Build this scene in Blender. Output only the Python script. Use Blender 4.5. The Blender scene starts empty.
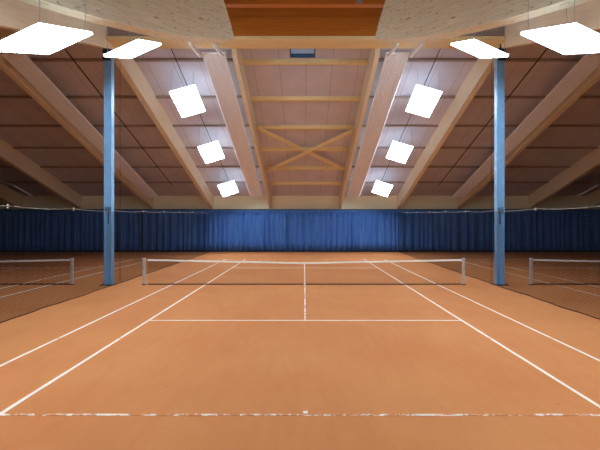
import bpy, bmesh, math, random
from mathutils import Vector, Matrix
random.seed(7)
C = bpy.context.scene.collection
sc = bpy.context.scene

# ------------------------------------------------------------------ camera, world, exposure
cd = bpy.data.cameras.new('camera'); cam = bpy.data.objects.new('camera', cd); C.objects.link(cam)
cam.location = (-0.05, -17.6, 2.59); cam.rotation_euler = (math.pi/2, 0, 0)
cd.sensor_width = 36; cd.lens = 426/600*36
cd.shift_x = -4.6/600; cd.shift_y = -3.0/600
cd.clip_start = 0.05; cd.clip_end = 200
sc.camera = cam
w = bpy.data.worlds.new('world'); sc.world = w; w.use_nodes = True
w.node_tree.nodes['Background'].inputs[0].default_value = (0.55, 0.6, 0.7, 1)
w.node_tree.nodes['Background'].inputs[1].default_value = 0.35
sc.view_settings.view_transform = 'Standard'; sc.view_settings.look = 'None'
sc.view_settings.gamma = 1; sc.view_settings.use_curve_mapping = False
sc.view_settings.exposure = 0.9
LAMP = 16.0            # emission strength of a lit lamp's light bars

# ------------------------------------------------------------------ materials
def lin(r, g, b):
    f = lambda c: (c/255/12.92) if c/255 <= .04045 else ((c/255+.055)/1.055)**2.4
    return (f(r), f(g), f(b), 1)

class Mat:
    def __init__(s, name, rough=.7, metal=0, spec=.3):
        s.m = bpy.data.materials.new(name); s.m.use_nodes = True
        s.t = s.m.node_tree; s.n = s.t.nodes; s.b = s.n['Principled BSDF']
        s.b.inputs['Roughness'].default_value = rough
        s.b.inputs['Metallic'].default_value = metal
        s.b.inputs['Specular IOR Level'].default_value = spec
        s.tc = s.n.new('ShaderNodeTexCoord')
    def link(s, a, b): s.t.links.new(a, b)
    def mapping(s, scale=(1, 1, 1), src='Object', rot=(0, 0, 0)):
        m = s.n.new('ShaderNodeMapping'); m.inputs['Scale'].default_value = scale
        m.inputs['Rotation'].default_value = rot
        s.link(s.tc.outputs[src], m.inputs[0]); return m.outputs[0]
    def noise(s, vec, scale=5, detail=4, rough=.55, dist=0):
        n = s.n.new('ShaderNodeTexNoise'); n.inputs['Scale'].default_value = scale
        n.inputs['Detail'].default_value = detail; n.inputs['Roughness'].default_value = rough
        n.inputs['Distortion'].default_value = dist
        s.link(vec, n.inputs['Vector']); return n.outputs['Fac']
    def ramp(s, fac, stops):
        r = s.n.new('ShaderNodeValToRGB'); e = r.color_ramp.elements
        while len(e) < len(stops): e.new(.5)
        for i, (p, c) in enumerate(stops): e[i].position = p; e[i].color = c
        s.link(fac, r.inputs[0]); return r.outputs[0]
    def math(s, op, a, b=None):
        m = s.n.new('ShaderNodeMath'); m.operation = op
        for i, v in enumerate((a, b)):
            if v is None: continue
            if isinstance(v, (int, float)): m.inputs[i].default_value = v
            else: s.link(v, m.inputs[i])
        return m.outputs[0]
    def mix(s, fac, a, b, mode='MIX'):
        m = s.n.new('ShaderNodeMix'); m.data_type = 'RGBA'; m.blend_type = mode
        for k, v in ((0, fac), (6, a), (7, b)):
            if isinstance(v, (int, float)): m.inputs[k].default_value = v
            elif isinstance(v, tuple): m.inputs[k].default_value = v
            else: s.link(v, m.inputs[k])
        return m.outputs[2]
    def bump(s, h, strength=.3, dist=.01):
        b = s.n.new('ShaderNodeBump'); b.inputs['Strength'].default_value = strength
        b.inputs['Distance'].default_value = dist
        s.link(h, b.inputs['Height']); s.link(b.outputs[0], s.b.inputs['Normal'])
    def color(s, c):
        if isinstance(c, tuple): s.b.inputs['Base Color'].default_value = c
        else: s.link(c, s.b.inputs['Base Color'])
        return s
    def sep(s, vec):
        x = s.n.new('ShaderNodeSeparateXYZ'); s.link(vec, x.inputs[0]); return x.outputs

def wood(name, dark, light, lam=.045, knots=.5):
    # beams are modelled with their length along local X, so the grain runs along X
    m = Mat(name, rough=.6, spec=.25)
    n1 = m.noise(m.mapping((.5, 14, 14)), 2.0, 6, .6, .4)
    c = m.ramp(n1, [(.3, dark), (.7, light)])
    z = m.sep(m.mapping())[2]
    fr = m.math('FRACT', m.math('DIVIDE', z, lam))
    line = m.math('LESS_THAN', fr, .07)
    c = m.mix(m.math('MULTIPLY', line, .3), c, dark)
    k = m.noise(m.mapping((2.5, 9, 9)), 2.2, 2, .5)
    c = m.mix(m.math('MULTIPLY', m.math('GREATER_THAN', k, .72), knots), c, tuple(v*.45 for v in dark[:3])+(1,))
    m.color(c); m.bump(n1, .15, .004)
    return m.m

def plain(name, col, rough=.5, metal=0, var=.12, scale=6, spec=.4):
    m = Mat(name, rough, metal, spec)
    n = m.noise(m.mapping(), scale, 4)
    d = tuple(v*(1-var*2) for v in col[:3])+(1,)
    l = tuple(min(1, v*(1+var)) for v in col[:3])+(1,)
    m.color(m.ramp(n, [(.3, d), (.7, l)])); m.bump(n, .05, .002)
    return m.m

M = {}
M['rafter'] = wood('spruce_glulam', lin(230, 210, 176), lin(248, 234, 208))
M['cream_glulam'] = wood('pale_glulam', lin(228, 220, 200), lin(248, 244, 232), .05, .6)
def knotty():
    m = Mat('pale_knotty_glulam', .65, 0, .2)
    n = m.noise(m.mapping((.6, 10, 10)), 2, 6, .6, .5)
    c = m.ramp(n, [(.3, lin(222, 208, 172)), (.7, lin(246, 240, 214))])
    k = m.noise(m.mapping((1.6, 5, 5)), 3.2, 3, .6, .6)
    c = m.mix(m.ramp(k, [(.60, (0, 0, 0, 1)), (.68, (.75, .75, .75, 1))]), c, lin(150, 118, 74))
    m.color(c); m.bump(n, .25, .006); return m.m
M['cream_glulam'] = knotty()
M['orange_timber'] = wood('orange_stained_timber', lin(176, 104, 30), lin(200, 126, 44), .3)
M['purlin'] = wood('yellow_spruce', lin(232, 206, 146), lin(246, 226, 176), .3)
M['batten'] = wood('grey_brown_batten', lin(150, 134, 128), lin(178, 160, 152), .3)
M['fascia'] = wood('pale_board', lin(234, 224, 188), lin(248, 240, 212), .28, .3)
M['blue_steel'] = plain('light_blue_painted_steel', lin(132, 188, 236), .4, 0, .05)
M['galv'] = plain('galvanised_steel', lin(190, 195, 198), .35, .6)
M['alu'] = plain('aluminium', lin(205, 208, 210), .35, .35, .05)
M['white_metal'] = plain('white_painted_metal', lin(225, 225, 225), .4, 0, .03)
M['tape'] = plain('white_net_canvas', lin(248, 247, 243), .8, 0, .04)
M['cord_white'] = plain('pale_cord', lin(200, 200, 190), .8, 0, .05)
M['clamp_blue'] = plain('dark_blue_painted_steel', lin(58, 92, 128), .5)
M['black'] = plain('black_cord', lin(26, 24, 24), .8, 0, .05)
M['dark_steel'] = plain('dark_steel', lin(40, 44, 54), .5, .3, .05)

# roof lining: pinkish grey wood-wool boards with joints
def lining():
    m = Mat('pinkish_grey_lining', .85, 0, .1)
    v = m.mapping()
    n = m.noise(v, .6, 3); n2 = m.noise(m.mapping(), 40, 2)
    c = m.ramp(n, [(.3, lin(206, 200, 212)), (.7, lin(222, 216, 226))])
    o = m.sep(v)
    j = m.math('LESS_THAN', m.math('FRACT', m.math('DIVIDE', o[0], 1.25)), .02)
    c = m.mix(m.math('MULTIPLY', j, .45), c, lin(84, 66, 66))
    c = m.mix(m.math('MULTIPLY', n2, .15), c, lin(120, 96, 94))
    m.color(c); m.bump(n2, .2, .004); return m.m
M['lining'] = lining()

def radiant():
    m = Mat('pale_ribbed_sheet', .55, 0, .3)
    y = m.sep(m.mapping())[1]
    rib = m.math('SINE', m.math('MULTIPLY', y, 2*math.pi/.163))
    n = m.noise(m.mapping((.2, 3, 3)), 2, 3)
    c = m.ramp(n, [(.3, lin(236, 240, 252)), (.7, lin(246, 248, 255))])
    m.color(c); m.bump(rib, .4, .008); return m.m
M['radiant'] = radiant()

def clay():
    m = Mat('orange_clay', .9, 0, .12)
    v = m.mapping()
    big = m.noise(v, .35, 4, .5)
    drag = m.noise(m.mapping((1.2, .25, 1), rot=(0, 0, .25)), 2.2, 5, .65, 1.2)
    fine = m.noise(v, 160, 2, .6)
    mid = m.noise(v, 3.0, 5, .7)
    c = m.ramp(big, [(.3, lin(206, 134, 82)), (.7, lin(215, 147, 93))])
    c = m.mix(m.math('MULTIPLY', m.math('SUBTRACT', drag, .38), .6), c, lin(184, 106, 66))
    c = m.mix(m.math('MULTIPLY', fine, .18), c, lin(150, 84, 54))
    spot = m.math('GREATER_THAN', mid, .69)
    c = m.mix(m.math('MULTIPLY', spot, .35), c, lin(140, 74, 46))
    m.color(c)
    m.bump(m.math('ADD', m.math('MULTIPLY', mid, .6), m.math('MULTIPLY', fine, .4)), .25, .01)
    return m.m
M['clay'] = clay()

def linemat(name, cover):
    # white tape partly covered with loose clay
    m = Mat(name, .8, 0, .15)
    v = m.mapping(src='Object')
    n = m.noise(v, 5.5, 6, .8); n2 = m.noise(v, .9, 3, .6)
    s = m.math('ADD', m.math('MULTIPLY', n, .6), m.math('MULTIPLY', n2, .4))
    f = m.ramp(s, [(cover-.03, (0, 0, 0, 1)), (cover+.03, (1, 1, 1, 1))])
    m.color(m.mix(f, lin(200, 130, 80), lin(244, 236, 226))); return m.m
M['line'] = linemat('white_line_tape', .40)
M['line_worn'] = linemat('white_line_tape_half_buried', .512)
M['line_faint'] = linemat('white_line_tape_dusty', .48)

def curtain_mat():
    m = Mat('blue_curtain_cloth', .8, 0, .15)
    n = m.noise(m.mapping((6, 6, .3)), 2, 4)
    m.color(m.ramp(n, [(.3, lin(56, 98, 168)), (.7, lin(84, 130, 202))])); return m.m
M['curtain'] = curtain_mat()
M['navy'] = plain('dark_navy_heading', lin(26, 38, 66), .8)
M['wall'] = plain('dark_wall_board', lin(96, 88, 84), .8)

def mesh_mat(name, cell, cord, col, axis):
    # knotted netting: square holes cut by the cords' own pattern, in the net's own coordinates
    m = Mat(name, .8, 0, .1); m.color(col)
    o = m.sep(m.mapping())
    a = m.math('LESS_THAN', m.math('FRACT', m.math('DIVIDE', o[axis], cell)), cord/cell)
    b = m.math('LESS_THAN', m.math('FRACT', m.math('DIVIDE', o[2], cell)), cord/cell)
    al = m.math('MAXIMUM', a, b)
    m.link(al, m.b.inputs['Alpha']); return m.m
M['net'] = mesh_mat('black_tennis_netting', .045, .0035, lin(30, 26, 26), 0)
M['divider'] = mesh_mat('dark_divider_netting', .045, .0065, lin(10, 11, 15), 1)

def emit(name, col, s):
    m = bpy.data.materials.new(name); m.use_nodes = True
    b = m.node_tree.nodes['Principled BSDF']
    b.inputs['Base Color'].default_value = lin(150, 175, 200) if 'pane' in name else lin(235, 240, 245)
    b.inputs['Emission Color'].default_value = col
    b.inputs['Emission Strength'].default_value = s; return m
M['lit'] = emit('lit_light_bar', (.80, .92, 1, 1), LAMP)
M['unlit'] = plain('unlit_grey_diffuser', lin(150, 150, 158), .4, 0, .04)
M['soft'] = emit('added_upward_glow', (.7, .87, 1, 1), LAMP*.035)  # invented upward emission that fills the roof with neutral light
M['side'] = emit('added_edge_glow', (.7, .87, 1, 1), LAMP*.6)  # lamp edges made to glow, added to brighten rafters and roof
M['glass'] = emit('skylight_pane', (.36, .58, .85, 1), .08)

# ------------------------------------------------------------------ helpers
def obj(name, bm, mat, parent=None, M4=None, smooth=False, **props):
    me = bpy.data.meshes.new(name)
    bmesh.ops.recalc_face_normals(bm, faces=bm.faces); bm.to_mesh(me); bm.free()
    me.materials.append(M[mat])
    if smooth:
        for p in me.polygons: p.use_smooth = True
    o = bpy.data.objects.new(name, me); C.objects.link(o)
    M4 = M4 or Matrix()
    if parent:
        o.parent = parent; o.matrix_basis = parent.matrix_basis.inverted() @ M4
    else: o.matrix_basis = M4
    for k, v in props.items(): o[k] = v
    return o
def thing(name, label, cat, loc=(0, 0, 0), group=None, rot=None):
    o = bpy.data.objects.new(name, None); C.objects.link(o)
    o.matrix_basis = Matrix.Translation(loc) @ (rot.to_4x4() if rot else Matrix())
    o['label'] = label; o['category'] = cat
    if group: o['group'] = group
    return o
def tag(o, label, cat, group=None):
    o['label'] = label; o['category'] = cat
    if group: o['group'] = group
    return o
def box(bm, x0, x1, y0, y1, z0, z1, bev=0):
    g = bmesh.new()
    vs = [g.verts.new((x, y, z)) for x in (x0, x1) for y in (y0, y1) for z in (z0, z1)]
    for f in ((0, 1, 3, 2), (4, 6, 7, 5), (0, 4, 5, 1), (2, 3, 7, 6), (0, 2, 6, 4), (1, 5, 7, 3)):
        g.faces.new([vs[i] for i in f])
    bmesh.ops.recalc_face_normals(g, faces=g.faces)
    if bev: bmesh.ops.bevel(g, geom=list(g.edges), offset=bev, segments=2, affect='EDGES', profile=.6)
    t = bpy.data.meshes.new('t'); g.to_mesh(t); g.free(); bm.from_mesh(t); bpy.data.meshes.remove(t)
    return bm
def frame(p0, p1, up=(0, 0, 1)):
    p0, p1 = Vector(p0), Vector(p1); x = (p1-p0).normalized(); u = Vector(up)
    y = u.cross(x).normalized(); z = x.cross(y)
    m = Matrix((x, y, z)).transposed().to_4x4(); m.translation = p0
    return m, (p1-p0).length
def beam(name, p0, p1, wd, ht, mat, parent=None, bev=.008, top=False, **props):
    """box with its length on local X; p0-p1 is the centre line of the BOTTOM face"""
    m, L = frame(p0, p1)
    return obj(name, box(bmesh.new(), 0, L, -wd/2, wd/2, 0, ht, bev), mat, parent, m, **props)
def plumb(L, m, wd, h, x_bev=.012):
    """beam along local X whose two ends are cut plumb (vertical)"""
    dz = m.col[0][2]; t = h*dz/math.sqrt(1-dz*dz)
    bm = prism([(0, 0), (L, 0), (L+t, h), (t, h)], -wd/2, wd/2)
    bmesh.ops.bevel(bm, geom=list(bm.edges), offset=x_bev, segments=2, affect='EDGES', profile=.6)
    return bm
def tube(bm, pts, r, seg=8):
    pts = [Vector(p) for p in pts]; rings = []
    for i, p in enumerate(pts):
        d = (pts[min(i+1, len(pts)-1)]-pts[max(i-1, 0)]).normalized()
        a = d.cross(Vector((0, 0, 1)) if abs(d.z) < .9 else Vector((1, 0, 0))).normalized(); b = d.cross(a)
        rings.append([bm.verts.new(p+a*r*math.cos(t)+b*r*math.sin(t)) for t in [2*math.pi*k/seg for k in range(seg)]])
    for i in range(len(rings)-1):
        for k in range(seg):
            bm.faces.new((rings[i][k], rings[i][(k+1) % seg], rings[i+1][(k+1) % seg], rings[i+1][k]))
    bm.faces.new(rings[0]); bm.faces.new(rings[-1][::-1]); return bm
def prism(poly, y0, y1):
    """poly: list of (x,z) extruded along y"""
    bm = bmesh.new()
    a = [bm.verts.new((x, y0, z)) for x, z in poly]; b = [bm.verts.new((x, y1, z)) for x, z in poly]
    bm.faces.new(a); bm.faces.new(b[::-1]); n = len(poly)
    for i in range(n): bm.faces.new((a[i], a[(i+1) % n], b[(i+1) % n], b[i]))
    return bm
def lr(s): return 'left' if s < 0 else 'right'
ORD = ['first', 'second', 'third', 'fourth', 'fifth', 'sixth', 'seventh']

# ------------------------------------------------------------------ structure
SL = .309; ZR = 9.72; YW = 19.4; XW = 27.6; DR = 1.12     # pitch, rafter underside at ridge, far wall, side wall, rafter depth
def zb(y): return ZR-SL*abs(y)
def zr(y): return zb(y)+DR
S = dict(kind='structure')
obj('floor', box(bmesh.new(), -XW, XW, -YW, YW, -.2, 0), 'clay', **S)
obj('wall_far', box(bmesh.new(), -XW-.2, XW+.2, YW, YW+.2, -.2, zr(YW)+.2), 'wall', **S)
obj('wall_near', box(bmesh.new(), -XW-.2, XW+.2, -YW-.2, -YW, -.2, zr(YW)+.2), 'wall', **S)
for s, n in ((-1, 'left'), (1, 'right')):
    bm = bmesh.new()
    x0, x1 = sorted((s*XW, s*(XW+.2)))
    a = [bm.verts.new((x0, y, z)) for y, z in ((-YW, -.2), (YW, -.2), (YW, zr(YW)), (0, zr(0)), (-YW, zr(YW)))]
    b = [bm.verts.new((x1, v.co.y, v.co.z)) for v in a]
    bm.faces.new(a); bm.faces.new(b[::-1])
    for i in range(5): bm.faces.new((a[i], a[(i+1) % 5], b[(i+1) % 5], b[i]))
    obj('wall_'+n, bm, 'wall', **S)
def slab(x0, x1, y0, y1, name='ceiling', th=.12, hole=None):
    """roof lining between two Y lines on one slope"""
    bm = bmesh.new()
    vs = [bm.verts.new((x, y, zr(y)+t)) for t in (0, th) for x, y in ((x0, y0), (x1, y0), (x1, y1), (x0, y1))]
    for f in ((0, 1, 2, 3), (7, 6, 5, 4), (0, 4, 5, 1), (1, 5, 6, 2), (2, 6, 7, 3), (3, 7, 4, 0)): bm.faces.new([vs[i] for i in f])
    return obj(name, bm, 'lining', **S)
# far slope, with the roof hatch left open just below the ridge
HX0, HX1, HY0, HY1 = -.72, .44, 1.3, 2.05
slab(-XW, HX0, 0, YW); slab(HX1, XW, 0, YW)
slab(HX0, HX1, 0, HY0); slab(HX0, HX1, HY1, YW)
# near slope: raised flat lantern over the middle court
LY, LZ, LX = -9.2, 11.75, 8.35
slab(-XW, -LX, -YW, 0); slab(LX, XW, -YW, 0); slab(-LX, LX, -YW, LY)
obj('ceiling', box(bmesh.new(), -LX-.1, LX+.1, LY-.1, .1, LZ, LZ+.12), 'lining', **S)
for s in (-1, 1):
    bm = bmesh.new(); x0, x1 = s*LX, s*(LX+.1)
    a = [bm.verts.new((x0, y, z)) for y, z in ((LY, zr(LY)), (0, zr(0)), (0, LZ), (LY, LZ))]
    b = [bm.verts.new((x1, v.co.y, v.co.z)) for v in a]
    bm.faces.new(a); bm.faces.new(b[::-1])
    for i in range(4): bm.faces.new((a[i], a[(i+1) % 4], b[(i+1) % 4], b[i]))
    obj('wall_lantern_'+lr(s), bm, 'lining', **S)
obj('wall_lantern_near', box(bmesh.new(), -LX, LX, LY-.1, LY, zr(LY), LZ), 'lining', **S)
obj('wall_lantern_far', box(bmesh.new(), -LX, LX, .0, .1, zr(0), LZ), 'lining', **S)
# board strip on the far wall above the curtains
obj('trim_1', box(bmesh.new(), -XW, XW, YW-.06, YW-.002, 3.70, zr(YW)+.02, .004), 'fascia', **S)
# hatch
fr = bmesh.new(); t = .05
for x0, x1, y0, y1 in ((HX0, HX1, HY0, HY0+t), (HX0, HX1, HY1-t, HY1), (HX0, HX0+t, HY0+t, HY1-t), (HX1-t, HX1, HY0+t, HY1-t)):
    box(fr, x0, x1, y0, y1, -.04, .22)
mh = Matrix.Translation((0, 0, zr(0))) @ Matrix.Shear('XY', 4, (0, 0))
mh = Matrix(((1, 0, 0, 0), (0, 1, 0, 0), (0, -SL, 1, zr(0)), (0, 0, 0, 1)))
wf = obj('window_1', fr, 'clamp_blue', **S); wf.data.transform(mh)
g = obj('pane', box(bmesh.new(), HX0+t, HX1-t, HY0+t, HY1-t, .12, .14), 'glass', wf); g.data.transform(mh)

# ------------------------------------------------------------------ rafters
RX = [3.02, 8.1, 13.3, 19.5, 24.6]
RWORD = ['beside the middle court heating panel', 'over the blue column line', 'second out past the blue column',
         'third out past the blue column', 'outermost, nearly out of sight']
for i, x in enumerate(RX):
    for s in (-1, 1):
        wd = .2 if i == 0 else .3
        y0 = .35 if i == 0 else 0
        m, L = frame((s*x, y0, zb(y0)), (s*x, YW-.07, zb(YW-.07)))
        dz = DR*math.cos(math.atan(SL))
        names = ['tan sloping timber rafter framing the %s side of the cross-braced middle bay',
                 'tan sloping timber rafter running down from the %s blue column to the far wall',
                 'brown sloping timber rafter just beyond the ribbed panel past the %s blue column',
                 'dark orange sloping timber rafter near the %s edge of the picture',
                 'shadowed outermost timber rafter above the curtain at the far %s corner']
        o = obj('rafter', plumb(L, m, wd, dz-.004), 'rafter', None, m)
        tag(o, names[i] % lr(s), 'rafter', 'rafters of the far roof slope')
        if i in (1, 2):
            m, L = frame((s*x, -YW+.02, zb(YW)), (s*x, -.02, zb(0)))
            o = obj('rafter', plumb(L, m, wd, dz-.004), 'rafter', None, m)
            tag(o, ('pale timber rafter overhead behind the big %s lamp, coming towards the viewer' if i == 1 else
                    'timber rafter of the near roof slope outside the picture on the %s') % lr(s), 'rafter', 'rafters of the near roof slope')

# purlins between the rafters
PD = [19.78, 22.64, 25.5, 28.2, 31.1, 33.9]
edges = [-24.6, -19.5, -13.3, -8.1, -3.02, 3.02, 8.1, 13.3, 19.5, 24.6]
bayname = ['in the outermost left bay', 'in the bay between the two leftmost visible rafters', 'in the bay just outside the left blue column',
           'in the bay of the left lamps', 'in the middle bay', 'in the bay of the right lamps',
           'in the bay just outside the right blue column', 'in the bay between the two rightmost visible rafters', 'in the outermost right bay']
for b in range(9):
    x0, x1 = edges[b]+.16, edges[b+1]-.16
    if b == 4: x0 += -.05; x1 += .05
    for k, d in enumerate(PD):
        po = .88 if b == 4 else 1.02
        y = d-17.6; z = zb(y)+po
        rot = Matrix.Translation((x0, y, z)) @ Matrix.Rotation(-math.atan(SL), 4, 'X')
        dd = (DR-po)*math.cos(math.atan(SL))-.003
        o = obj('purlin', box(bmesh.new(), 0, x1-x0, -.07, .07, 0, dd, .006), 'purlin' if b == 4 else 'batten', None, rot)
        tag(o, '%s purlin down from the ridge %s' % (ORD[k], bayname[b]), 'purlin', 'purlins of the far roof slope')

# diagonal timbers of the cross brace in the middle bay
def rp(x, d, off): y = d-17.6; return (x, y, zb(y)+off)
for s in (-1, 1):
    off = .72 if s < 0 else .56
    o = beam('brace', rp(s*2.86, 25.2, off), rp(-s*2.86, 30.9, off), .26, .14, 'purlin')
    tag(o, 'diagonal brace timber falling from upper %s to lower %s in the middle bay' % (lr(s), lr(-s)), 'brace', 'cross brace of the middle bay')

# ------------------------------------------------------------------ ridge and lantern beams
o = obj('ridge_beam', box(bmesh.new(), -3.4, 3.4, -.7, .2, 9.965, 10.74, .02), 'orange_timber')
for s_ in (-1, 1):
    obj('shade_toned_timber', box(bmesh.new(), *sorted((s_*3.405, s_*(LX-.02))), -.6, .2, 9.965, 10.74, .01), 'batten', o)  # grey-brown colour stands in for shade on the ridge beam's outer parts
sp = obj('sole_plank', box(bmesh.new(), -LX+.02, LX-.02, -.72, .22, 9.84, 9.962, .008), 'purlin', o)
tag(o, 'deep orange-brown ridge beam crossing above the middle court', 'beam')
o = obj('lantern_board', box(bmesh.new(), -3.4, 3.4, -.62, -.5, 10.745, LZ-.01), 'orange_timber')
tag(o, 'orange-brown boarding standing on the ridge beam', 'boarding')
o = obj('cross_beam', box(bmesh.new(), -2.75, 2.75, -3.45, -3.2, 9.83, 10.75, .015), 'orange_timber')
tag(o, 'orange cross beam at the top edge between the two pale curved beams', 'beam')
pl = obj('joint_plate', box(bmesh.new(), 1.66, 1.86, -3.462, -3.452, 9.84, 10.5), 'galv', o)
for s in (-1, 1):
    o = beam('eave_beam', (s*(LX+.1), 0, zb(0)+.5), (s*XW, 0, zb(0)+.5), .3, .6, 'rafter')
    tag(o, 'ridge timber continuing outwards past the %s blue column' % lr(s), 'beam')

# big pale curved glulam beams, running diagonally from the ridge towards the viewer
prof = [(0, 8.64), (.25, 8.50), (.765, 8.37), (1.2, 8.26), (1.645, 8.17), (2.3, 8.06), (2.9, 7.98), (3.5, 7.92), (4.14, 7.865), (5.5, 7.84), (7.3, 7.84)]
poly = prof+[(7.3, 10.2), (.65, 10.2), (.45, 9.75), (.18, 9.1)]
for s in (-1, 1):
    th = .42
    bm = prism(poly, 0, th)
    be = [e for e in bm.edges if abs(e.verts[0].co.y-e.verts[1].co.y) < 1e-6]
    bmesh.ops.bevel(bm, geom=be, offset=.03, segments=2, affect='EDGES')
    # local x -> outward/near, local y -> away from the viewer
    q = .70711
    X = Vector((s*q, -q, 0)); Y = Vector((s*q, q, 0)); Z = Vector((0, 0, 1))
    m = Matrix((X, Y, Z)).transposed().to_4x4(); m.translation = (s*2.29-.05, -3.6, 0)
    o = obj('curved_beam', bm, 'cream_glulam', None, m)
    tag(o, 'huge pale cream curved glulam beam hanging across the top %s corner' % lr(s), 'beam', 'curved glulam beams')

# ------------------------------------------------------------------ blue columns
CX = {-1: -8.13, 1: 8.0}
for s in (-1, 1):
    t = thing('steel_column', 'light blue steel column standing left of the middle court net' if s < 0 else
              'light blue steel column standing right of the middle court net', 'column', (CX[s], 0, 0), 'blue columns at the net line')
    bm = bmesh.new(); H = zb(0)-.02
    for k in (-1, 1): box(bm, *sorted((k*.155, k*.128)), -.13, .13, .015, H, .004)
    box(bm, -.13, .13, -.03, .0, .015, H)
    # boxed cover plate on the upper part of the shaft
    box(bm, -.128, .128, -.125, -.11, 3.2, H-.3)
    T = Matrix.Translation((CX[s], 0, 0))
    obj('shaft', bm, 'blue_steel', t, T)
    obj('base_plate', box(bmesh.new(), -.27, .27, -.25, .25, 0, .02, .003), 'dark_steel', t, T)
    obj('net_clamp', box(box(bmesh.new(), -.12, .12, -.12, -.03, 3.02, 3.1, .004), -.02, .02, -.07, -.03, 2.5, 3.02), 'clamp_blue', t, T)
    o = obj('column_head', box(box(bmesh.new(), -.13, .13, -.3, -.14, 9.2, 9.7, .005), -.1, .1, -.26, -.24, 9.7, 11.2), 'dark_steel', t, T)

# ------------------------------------------------------------------ radiant heating panels
def panel(xc, label, pipes):
    y0, y1 = .25, 16.6
    t = thing('heating_panel', label, 'heating panel', (xc, y0, zb(y0)), 'heating panels under the roof')
    m, L = frame((xc, y0, zb(y0)-.02), (xc, y1, zb(y1)-.02))
    bm = bmesh.new(); W = .98; N = 40
    prof = []
    for i in range(N+1):
        y = -W/2+W*i/N; prof.append((y, .012*math.cos(i*math.pi/2)))
    prof += [(W/2, .09), (-W/2, .09)]
    a = [bm.verts.new((0, y, z)) for y, z in prof]; b = [bm.verts.new((L, y, z)) for y, z in prof]
    bm.faces.new(a); bm.faces.new(b[::-1]); n = len(a)
    for i in range(n): bm.faces.new((a[i], b[i], b[(i+1) % n], a[(i+1) % n]))
    obj('ribbed_sheet', bm, 'radiant', t, m)
    for k in range(6):
        hb = bmesh.new()
        x = 1.2+k*(L-2.4)/5
        for sy in (-.42, .42): tube(hb, [(x, sy, .1), (x, sy, 1.085)], .008, 6)
        box(hb, x-.02, x+.02, -.47, .47, .09, .12)
        obj('hanger', hb, 'galv', t, m)
    if pipes:
        for dx in (-.47*1, .47):
            i = -1 if xc > 0 else 1
            x = xc+dx-i*.3
            pts = [(x, -.85, 10.9), (x, -.85, 9.85), (x+i*.03, -.82, 9.72), (x+i*.09, -.7, 9.6), (x+i*.15, -.5, 9.54), (x+i*.2, -.1, 9.53), (x+i*.22, .28, 9.56)]
            obj('supply_pipe', tube(bmesh.new(), pts, .065, 10), 'white_metal', t, None, True)
    return t
for s in (-1, 1):
    panel(s*3.86-(.02 if s < 0 else 0), 'pale pink ribbed heating panel sloping down the %s side of the middle bay' % lr(s), True)
    panel(s*12.3, 'darker ribbed heating panel seen behind the %s blue column' % lr(s), True)

# ------------------------------------------------------------------ lamps
def lamp(xc, y, side, lit, label, group, dz=.05):
    """side: +1 the court centre is towards +x of the lamp"""
    far = y > 0
    sl = -SL if far else .36
    Lv = Vector((0, 1, sl)).normalized()
    roll = (.35 if far else .42)*side
    Tv = Vector((1, 0, roll)); Tv = (Tv-Lv*Tv.dot(Lv)).normalized(); Nv = Tv.cross(Lv)
    m = Matrix((Tv, Lv, Nv)).transposed().to_4x4(); m.translation = (xc, y, zb(y)+dz)
    t = bpy.data.objects.new('ceiling_lamp', None); C.objects.link(t); t.matrix_basis = m
    t['label'] = label; t['category'] = 'lamp'; t['group'] = group
    W, L = 1.28, 2.25
    hb = bmesh.new()
    obj('reflector_tray', box(bmesh.new(), -W/2+.03, W/2-.03, -L/2+.03, L/2-.03, .046, .06), 'dark_steel', t, m)
    for a in (-1, 1):
        if a == side: box(hb, *sorted((a*W/2, a*(W/2-.03))), -L/2, L/2, .0, .06)
        else: obj('added_spill_shield', box(bmesh.new(), *sorted((a*W/2, a*(W/2-.03))), -L/2, L/2, -.01, .1), 'white_metal', t, m)  # opaque edge added to keep lamp light off the outer bays
        box(hb, -W/2+.03, W/2-.03, *sorted((a*L/2, a*(L/2-.03))), .0, .06)
    obj('housing', hb, 'side' if lit else 'white_metal', t, m)
    n = 5; pw = (L-.06)/n
    for k in range(n):
        y0 = -L/2+.03+k*pw
        bar = obj('light_bar', box(bmesh.new(), -W/2+.035, W/2-.035, y0+.05, y0+pw-.05, 0, .045, .006), 'lit' if lit else 'unlit', t, m)
    if lit: obj('added_uplight', box(bmesh.new(), -W/2+.06, W/2-.06, -L/2+.06, L/2-.06, .062, .08, .004), 'soft', t, m)  # added glowing top face, lights the lining above the lamp
    mi = m.inverted()
    for a in (-1, 1):
        for c in (-1, 1):
            p = m @ Vector((a*.55, c*.95, .065)); q = p.copy(); q.z = zr(p.y)-.01
            obj('suspension_rod', tube(bmesh.new(), [mi @ p, mi @ q], .008, 6), 'galv', t, m)
    return t
FAR = [15.1, 9.2, 3.8]; NEAR = [-2.95, -8.0, -13.4]
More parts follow.
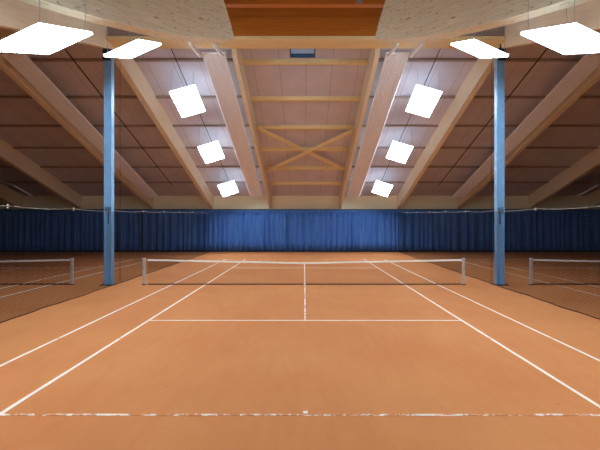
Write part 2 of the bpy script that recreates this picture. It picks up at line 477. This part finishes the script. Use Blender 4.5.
for s in (-1, 1):
    for k, y in enumerate(FAR):
        lamp(s*5.9, y, -s, True, ['%s glowing square lamp nearest the far curtain', 'middle of the three glowing lamps on the far %s roof slope',
             'glowing lamp nearest the ridge on the far %s roof slope'][k].replace('%s glowing', lr(s)+' glowing') % (() if k == 0 else (lr(s),)), 'lit lamps')
    for k, y in enumerate(NEAR):
        lamp(s*5.9, y, -s, True, ['glowing diamond-shaped lamp in front of the top of the %s blue column', 'largest glowing lamp in the top %s of the picture',
             'glowing lamp overhead behind the viewer on the %s'][k] % lr(s), 'lit lamps', [-.32, -.6, -.3][k])
    for k, y in enumerate(FAR):
        if k < 1:
            lamp(s*22.2, y, s, False, 'switched-off grey lamp at the %s edge just above the curtain' % lr(s), 'switched-off lamps')
    # wiring rows
    bm = bmesh.new()
    tube(bm, [(s*5.75, y, zb(y)+.45) for y in (.3, 5, 10, 15, 16.5)], .02, 6)
    tag(obj('lamp_cable', bm, 'black'), 'dark cable running down the slope above the %s lit lamps' % lr(s), 'cable')
    bm = bmesh.new()
    tube(bm, [(s*10.3, y, zb(y)+.45) for y in (.3, 5, 10, 15.4)], .03, 6)
    tag(obj('lamp_cable', bm, 'black'), 'dark conduit running down the roof just outside the %s blue column' % lr(s), 'cable')

# ------------------------------------------------------------------ curtains
def curtain(x0, x1, label, seed):
    rnd = random.Random(seed)
    t = thing('curtain', label, 'curtain', ((x0+x1)/2, YW-.35, 0), 'blue curtains along the far wall')
    bm = bmesh.new(); n = int((x1-x0)/.045); rows = [.14, .9, 1.8, 2.7, 3.42]
    ph = [rnd.uniform(0, 6.28) for _ in range(4)]
    def off(x, z):
        k = .6+.4*(1-z/3.6)
        g = .5+.5*math.sin(.9*x+ph[3])*math.sin(2.37*x+ph[1])
        return k*((.06+.12*g)*math.sin(2*math.pi*x/.52+ph[0]+2.2*math.sin(1.3*x+ph[2])+1.1*math.sin(3.1*x+ph[3]))+.03*math.sin(2*math.pi*x/.19+ph[1]))
    grid = []
    for z in rows:
        grid.append([bm.verts.new((x0+(x1-x0)*i/n, YW-.35+off(x0+(x1-x0)*i/n, z), z)) for i in range(n+1)])
    for r in range(len(rows)-1):
        for i in range(n): bm.faces.new((grid[r][i], grid[r][i+1], grid[r+1][i+1], grid[r+1][i]))
    c = obj('cloth', bm, 'curtain', t, None, True)
    md = c.modifiers.new('thickness', 'SOLIDIFY'); md.thickness = .008
    obj('heading', box(bmesh.new(), x0, x1, YW-.38, YW-.32, 3.4, 3.62), 'curtain', t)
    obj('hem', box(bmesh.new(), x0, x1, YW-.36, YW-.34, .03, .15), 'navy', t)
    return t
curtain(-XW+.1, -14.1, 'dark end of the blue curtain at the far left corner behind the side net', 1)
curtain(-14.05, -8.3, 'navy blue curtain panel seen through netting left of the middle court', 2)
curtain(-8.25, -1.45, 'bright blue pleated curtain left half behind the middle court', 3)
curtain(-1.42, 8.05, 'bright blue pleated curtain right half behind the middle court', 4)
curtain(8.1, 14.1, 'navy blue curtain panel seen through netting right of the middle court', 5)
curtain(14.15, XW-.1, 'dark end of the blue curtain at the far right corner behind the side net', 6)
o = obj('curtain_rail', box(bmesh.new(), -XW+.02, XW-.02, YW-.42, YW-.062, 3.62, 3.69), 'dark_steel')
tag(o, 'dark curtain rail along the far wall below the pale boards', 'rail')

# ------------------------------------------------------------------ tennis nets and posts
def catz(u): return 1.045-.13*(1-abs(u))**1.0*(1-.0)   # height of the headband, u in -1..1
def net(xc, half, who, xoff=0):
    t = thing('tennis_net', 'white-banded tennis net across the %s' % who, 'tennis net', (xc, 0, 0), 'tennis nets')
    N = 48; bm = bmesh.new(); a = []; b = []
    T = Matrix.Translation((xc, 0, 0))
    for i in range(N+1):
        u = -1+2*i/N; x = u*(half-.05); z = catz(u)
        a.append(bm.verts.new((x, 0, .04))); b.append(bm.verts.new((x, 0, z-.02)))
    for i in range(N): bm.faces.new((a[i], a[i+1], b[i+1], b[i]))
    obj('mesh', bm, 'net', t, T)
    bm = bmesh.new(); q = []
    for i in range(N+1):
        u = -1+2*i/N; x = u*(half-.05); z = catz(u)
        q.append([bm.verts.new((x, y, zz)) for y, zz in ((-.015, z-.06), (.015, z-.06), (.018, z-.005), (0, z+.006), (-.018, z-.005))])
    for i in range(N):
        for k in range(5): bm.faces.new((q[i][k], q[i][(k+1) % 5], q[i+1][(k+1) % 5], q[i+1][k]))
    bm.faces.new(q[0]); bm.faces.new(q[-1][::-1])
    obj('headband', bm, 'tape', t, T)
    obj('bottom_cord', tube(bmesh.new(), [(-half+.05, 0, .025), (half-.05, 0, .025)], .02, 8), 'black', t, T)
    obj('center_strap', box(box(bmesh.new(), -.028, .028, -.022, .022, .08, catz(0)+.01, .003), -.035, .035, -.03, .03, .0, .06), 'tape', t, T)
def post(x, inner, label):
    t = thing('net_post', label, 'post', (x, 0, 0), 'net posts')
    T = Matrix.Translation((x, 0, 0))
    bm = box(bmesh.new(), -.045, .045, -.045, .045, .0, 1.07, .01)
    obj('post_tube', bm, 'alu', t, T)
    obj('post_cap', box(bmesh.new(), -.055, .055, -.055, .055, 1.07, 1.1, .008), 'white_metal', t, T)
    obj('ground_sleeve', tube(bmesh.new(), [(0, 0, .0), (0, 0, .03)], .09, 16), 'dark_steel', t, T)
    cr = bmesh.new(); tube(cr, [(0, -.045, .7), (0, -.12, .7), (0, -.12, .6)], .012, 6)
    box(cr, -.03, .03, -.07, -.045, .62, .78)
    obj('crank', cr, 'galv', t, T)
net(-.05, 6.53, 'middle court')
post(-.08-6.6, 1, 'silver net post at the left end of the middle net')
post(-.08+6.6, -1, 'silver net post at the right end of the middle net')
net(-16.15, 6.45, 'dim court on the left'); net(15.8, 6.45, 'dim court on the right')
post(-9.65, -1, 'silver net post left of the left blue column'); post(9.3, 1, 'silver net post right of the right blue column')

# ------------------------------------------------------------------ court lines
def strip(x0, x1, y0, y1, label, mat='line'):
    rnd = random.Random(label); bm = bmesh.new()
    along_x = (x1-x0) > (y1-y0); L = max(x1-x0, y1-y0); n = max(2, int(L/.25))
    xs = (x0+x1)/2; ys = (y0+y1)/2; hw = min(x1-x0, y1-y0)/2
    T = Matrix.Translation((xs, ys, 0)); pa = []; pb = []; drift = 0
    for i in range(n+1):
        u = -L/2+L*i/n; drift += rnd.uniform(-.002, .002); drift *= .97
        a = hw+rnd.uniform(-.004, .004)
        for lst, sgn in ((pa, -1), (pb, 1)):
            v = drift+sgn*a
            lst.append((u, v) if along_x else (v, u))
    def V(p, z): return bm.verts.new((p[0], p[1], z))
    ta = [V(p, .006) for p in pa]; tb = [V(p, .006) for p in pb]; ba = [V(p, 0) for p in pa]; bb = [V(p, 0) for p in pb]
    for i in range(n):
        bm.faces.new((ta[i], ta[i+1], tb[i+1], tb[i])); bm.faces.new((ta[i], ba[i], ba[i+1], ta[i+1])); bm.faces.new((tb[i], tb[i+1], bb[i+1], bb[i]))
    o = obj('court_line', bm, mat, None, T)
    tag(o, label, 'court line', 'court marking lines')
def court(xc, who, main):
    w2 = .03
    for s in (-1, 1):
        strip(xc+s*5.485-w2, xc+s*5.485+w2, -11.93, 11.93, 'white outer %s sideline of the %s' % (lr(s), who))
        strip(xc+s*4.115-w2, xc+s*4.115+w2, -11.86, 11.86, 'white inner %s sideline of the %s' % (lr(s), who))
        nf = 'near' if s < 0 else 'far'
        strip(xc-4.085, xc+4.085, s*6.4-w2, s*6.4+w2, 'white service line on the %s side of the net on the %s' % (nf, who))
        bl = s*11.885
        strip(xc-5.45, xc+5.45, bl-.026, bl+.026, '%s white baseline of the %s%s' % (nf, who, ', half buried in clay' if main and s < 0 else ''), 'line_worn' if main else 'line')
        y0, y1 = sorted((s*.02, s*6.37))
        strip(xc-.025, xc+.025, y0+.05, y1, 'white centre service line on the %s side of the net on the %s' % (nf, who), 'line_faint')
        y0, y1 = sorted((s*11.855, s*11.77))
        strip(xc-.03, xc+.03, y0, y1, 'small white centre mark on the %s baseline of the %s' % (nf, who))
court(-.035, 'middle court', True); court(-16.0, 'dim left court', False); court(15.75, 'dim right court', False)

# ------------------------------------------------------------------ divider nets along the column lines
for s in (-1, 1):
    def nx(y): return s*((7.86 if s < 0 else 7.76)+(.017*y if y > 0 else 0))
    def nz(y):
        b = 3.06+(.018*y if y > 0 else .006*y)
        return b-.05*abs(math.sin(math.pi*y/3.2))
    t = thing('divider_net', 'dark see-through court divider netting along the %s column line' % lr(s), 'netting', (nx(0), 0, 0), 'court divider nets')
    bm = bmesh.new(); ys = [-17.4+.2*i for i in range(int(36.2/.2)+1)]
    zs = [0.01, .5, 1.2, 2.0]
    cols = []
    for y in ys:
        z = nz(y); sw = lambda k: .03*math.sin(1.7*y+k)+.02*math.sin(4.3*y)
        if abs(y) < .5: sw = lambda k: 0
        cols.append([bm.verts.new((nx(y)+sw(j)*(1-j/4), y, zz)) for j, zz in enumerate(zs+[z])])
    for i in range(len(ys)-1):
        for j in range(4): bm.faces.new((cols[i][j], cols[i+1][j], cols[i+1][j+1], cols[i][j+1]))
    obj('mesh', bm, 'divider', t, None, True)
    obj('top_cord', tube(bmesh.new(), [(nx(y), y, nz(y)) for y in ys[::2]], .006, 6), 'cord_white', t)
    obj('bottom_cord', tube(bmesh.new(), [(nx(y)+(.03*math.sin(1.7*y)+.02*math.sin(4.3*y) if abs(y) >= .5 else 0), y, .015) for y in ys], .013, 6), 'black', t)
    for k in range(11):
        y = -16+3.2*k
        if abs(y) < .3: continue
        obj('clip', tube(bmesh.new(), [(nx(y), y, nz(y)-.07), (nx(y), y, nz(y)+.05)], .02, 6), 'cord_white', t)
    o = obj('vertical_cord', tube(bmesh.new(), [(s*8.02, .8, .0), (s*8.02, .8, zb(.8)-.02)], .007, 6), 'black', t)
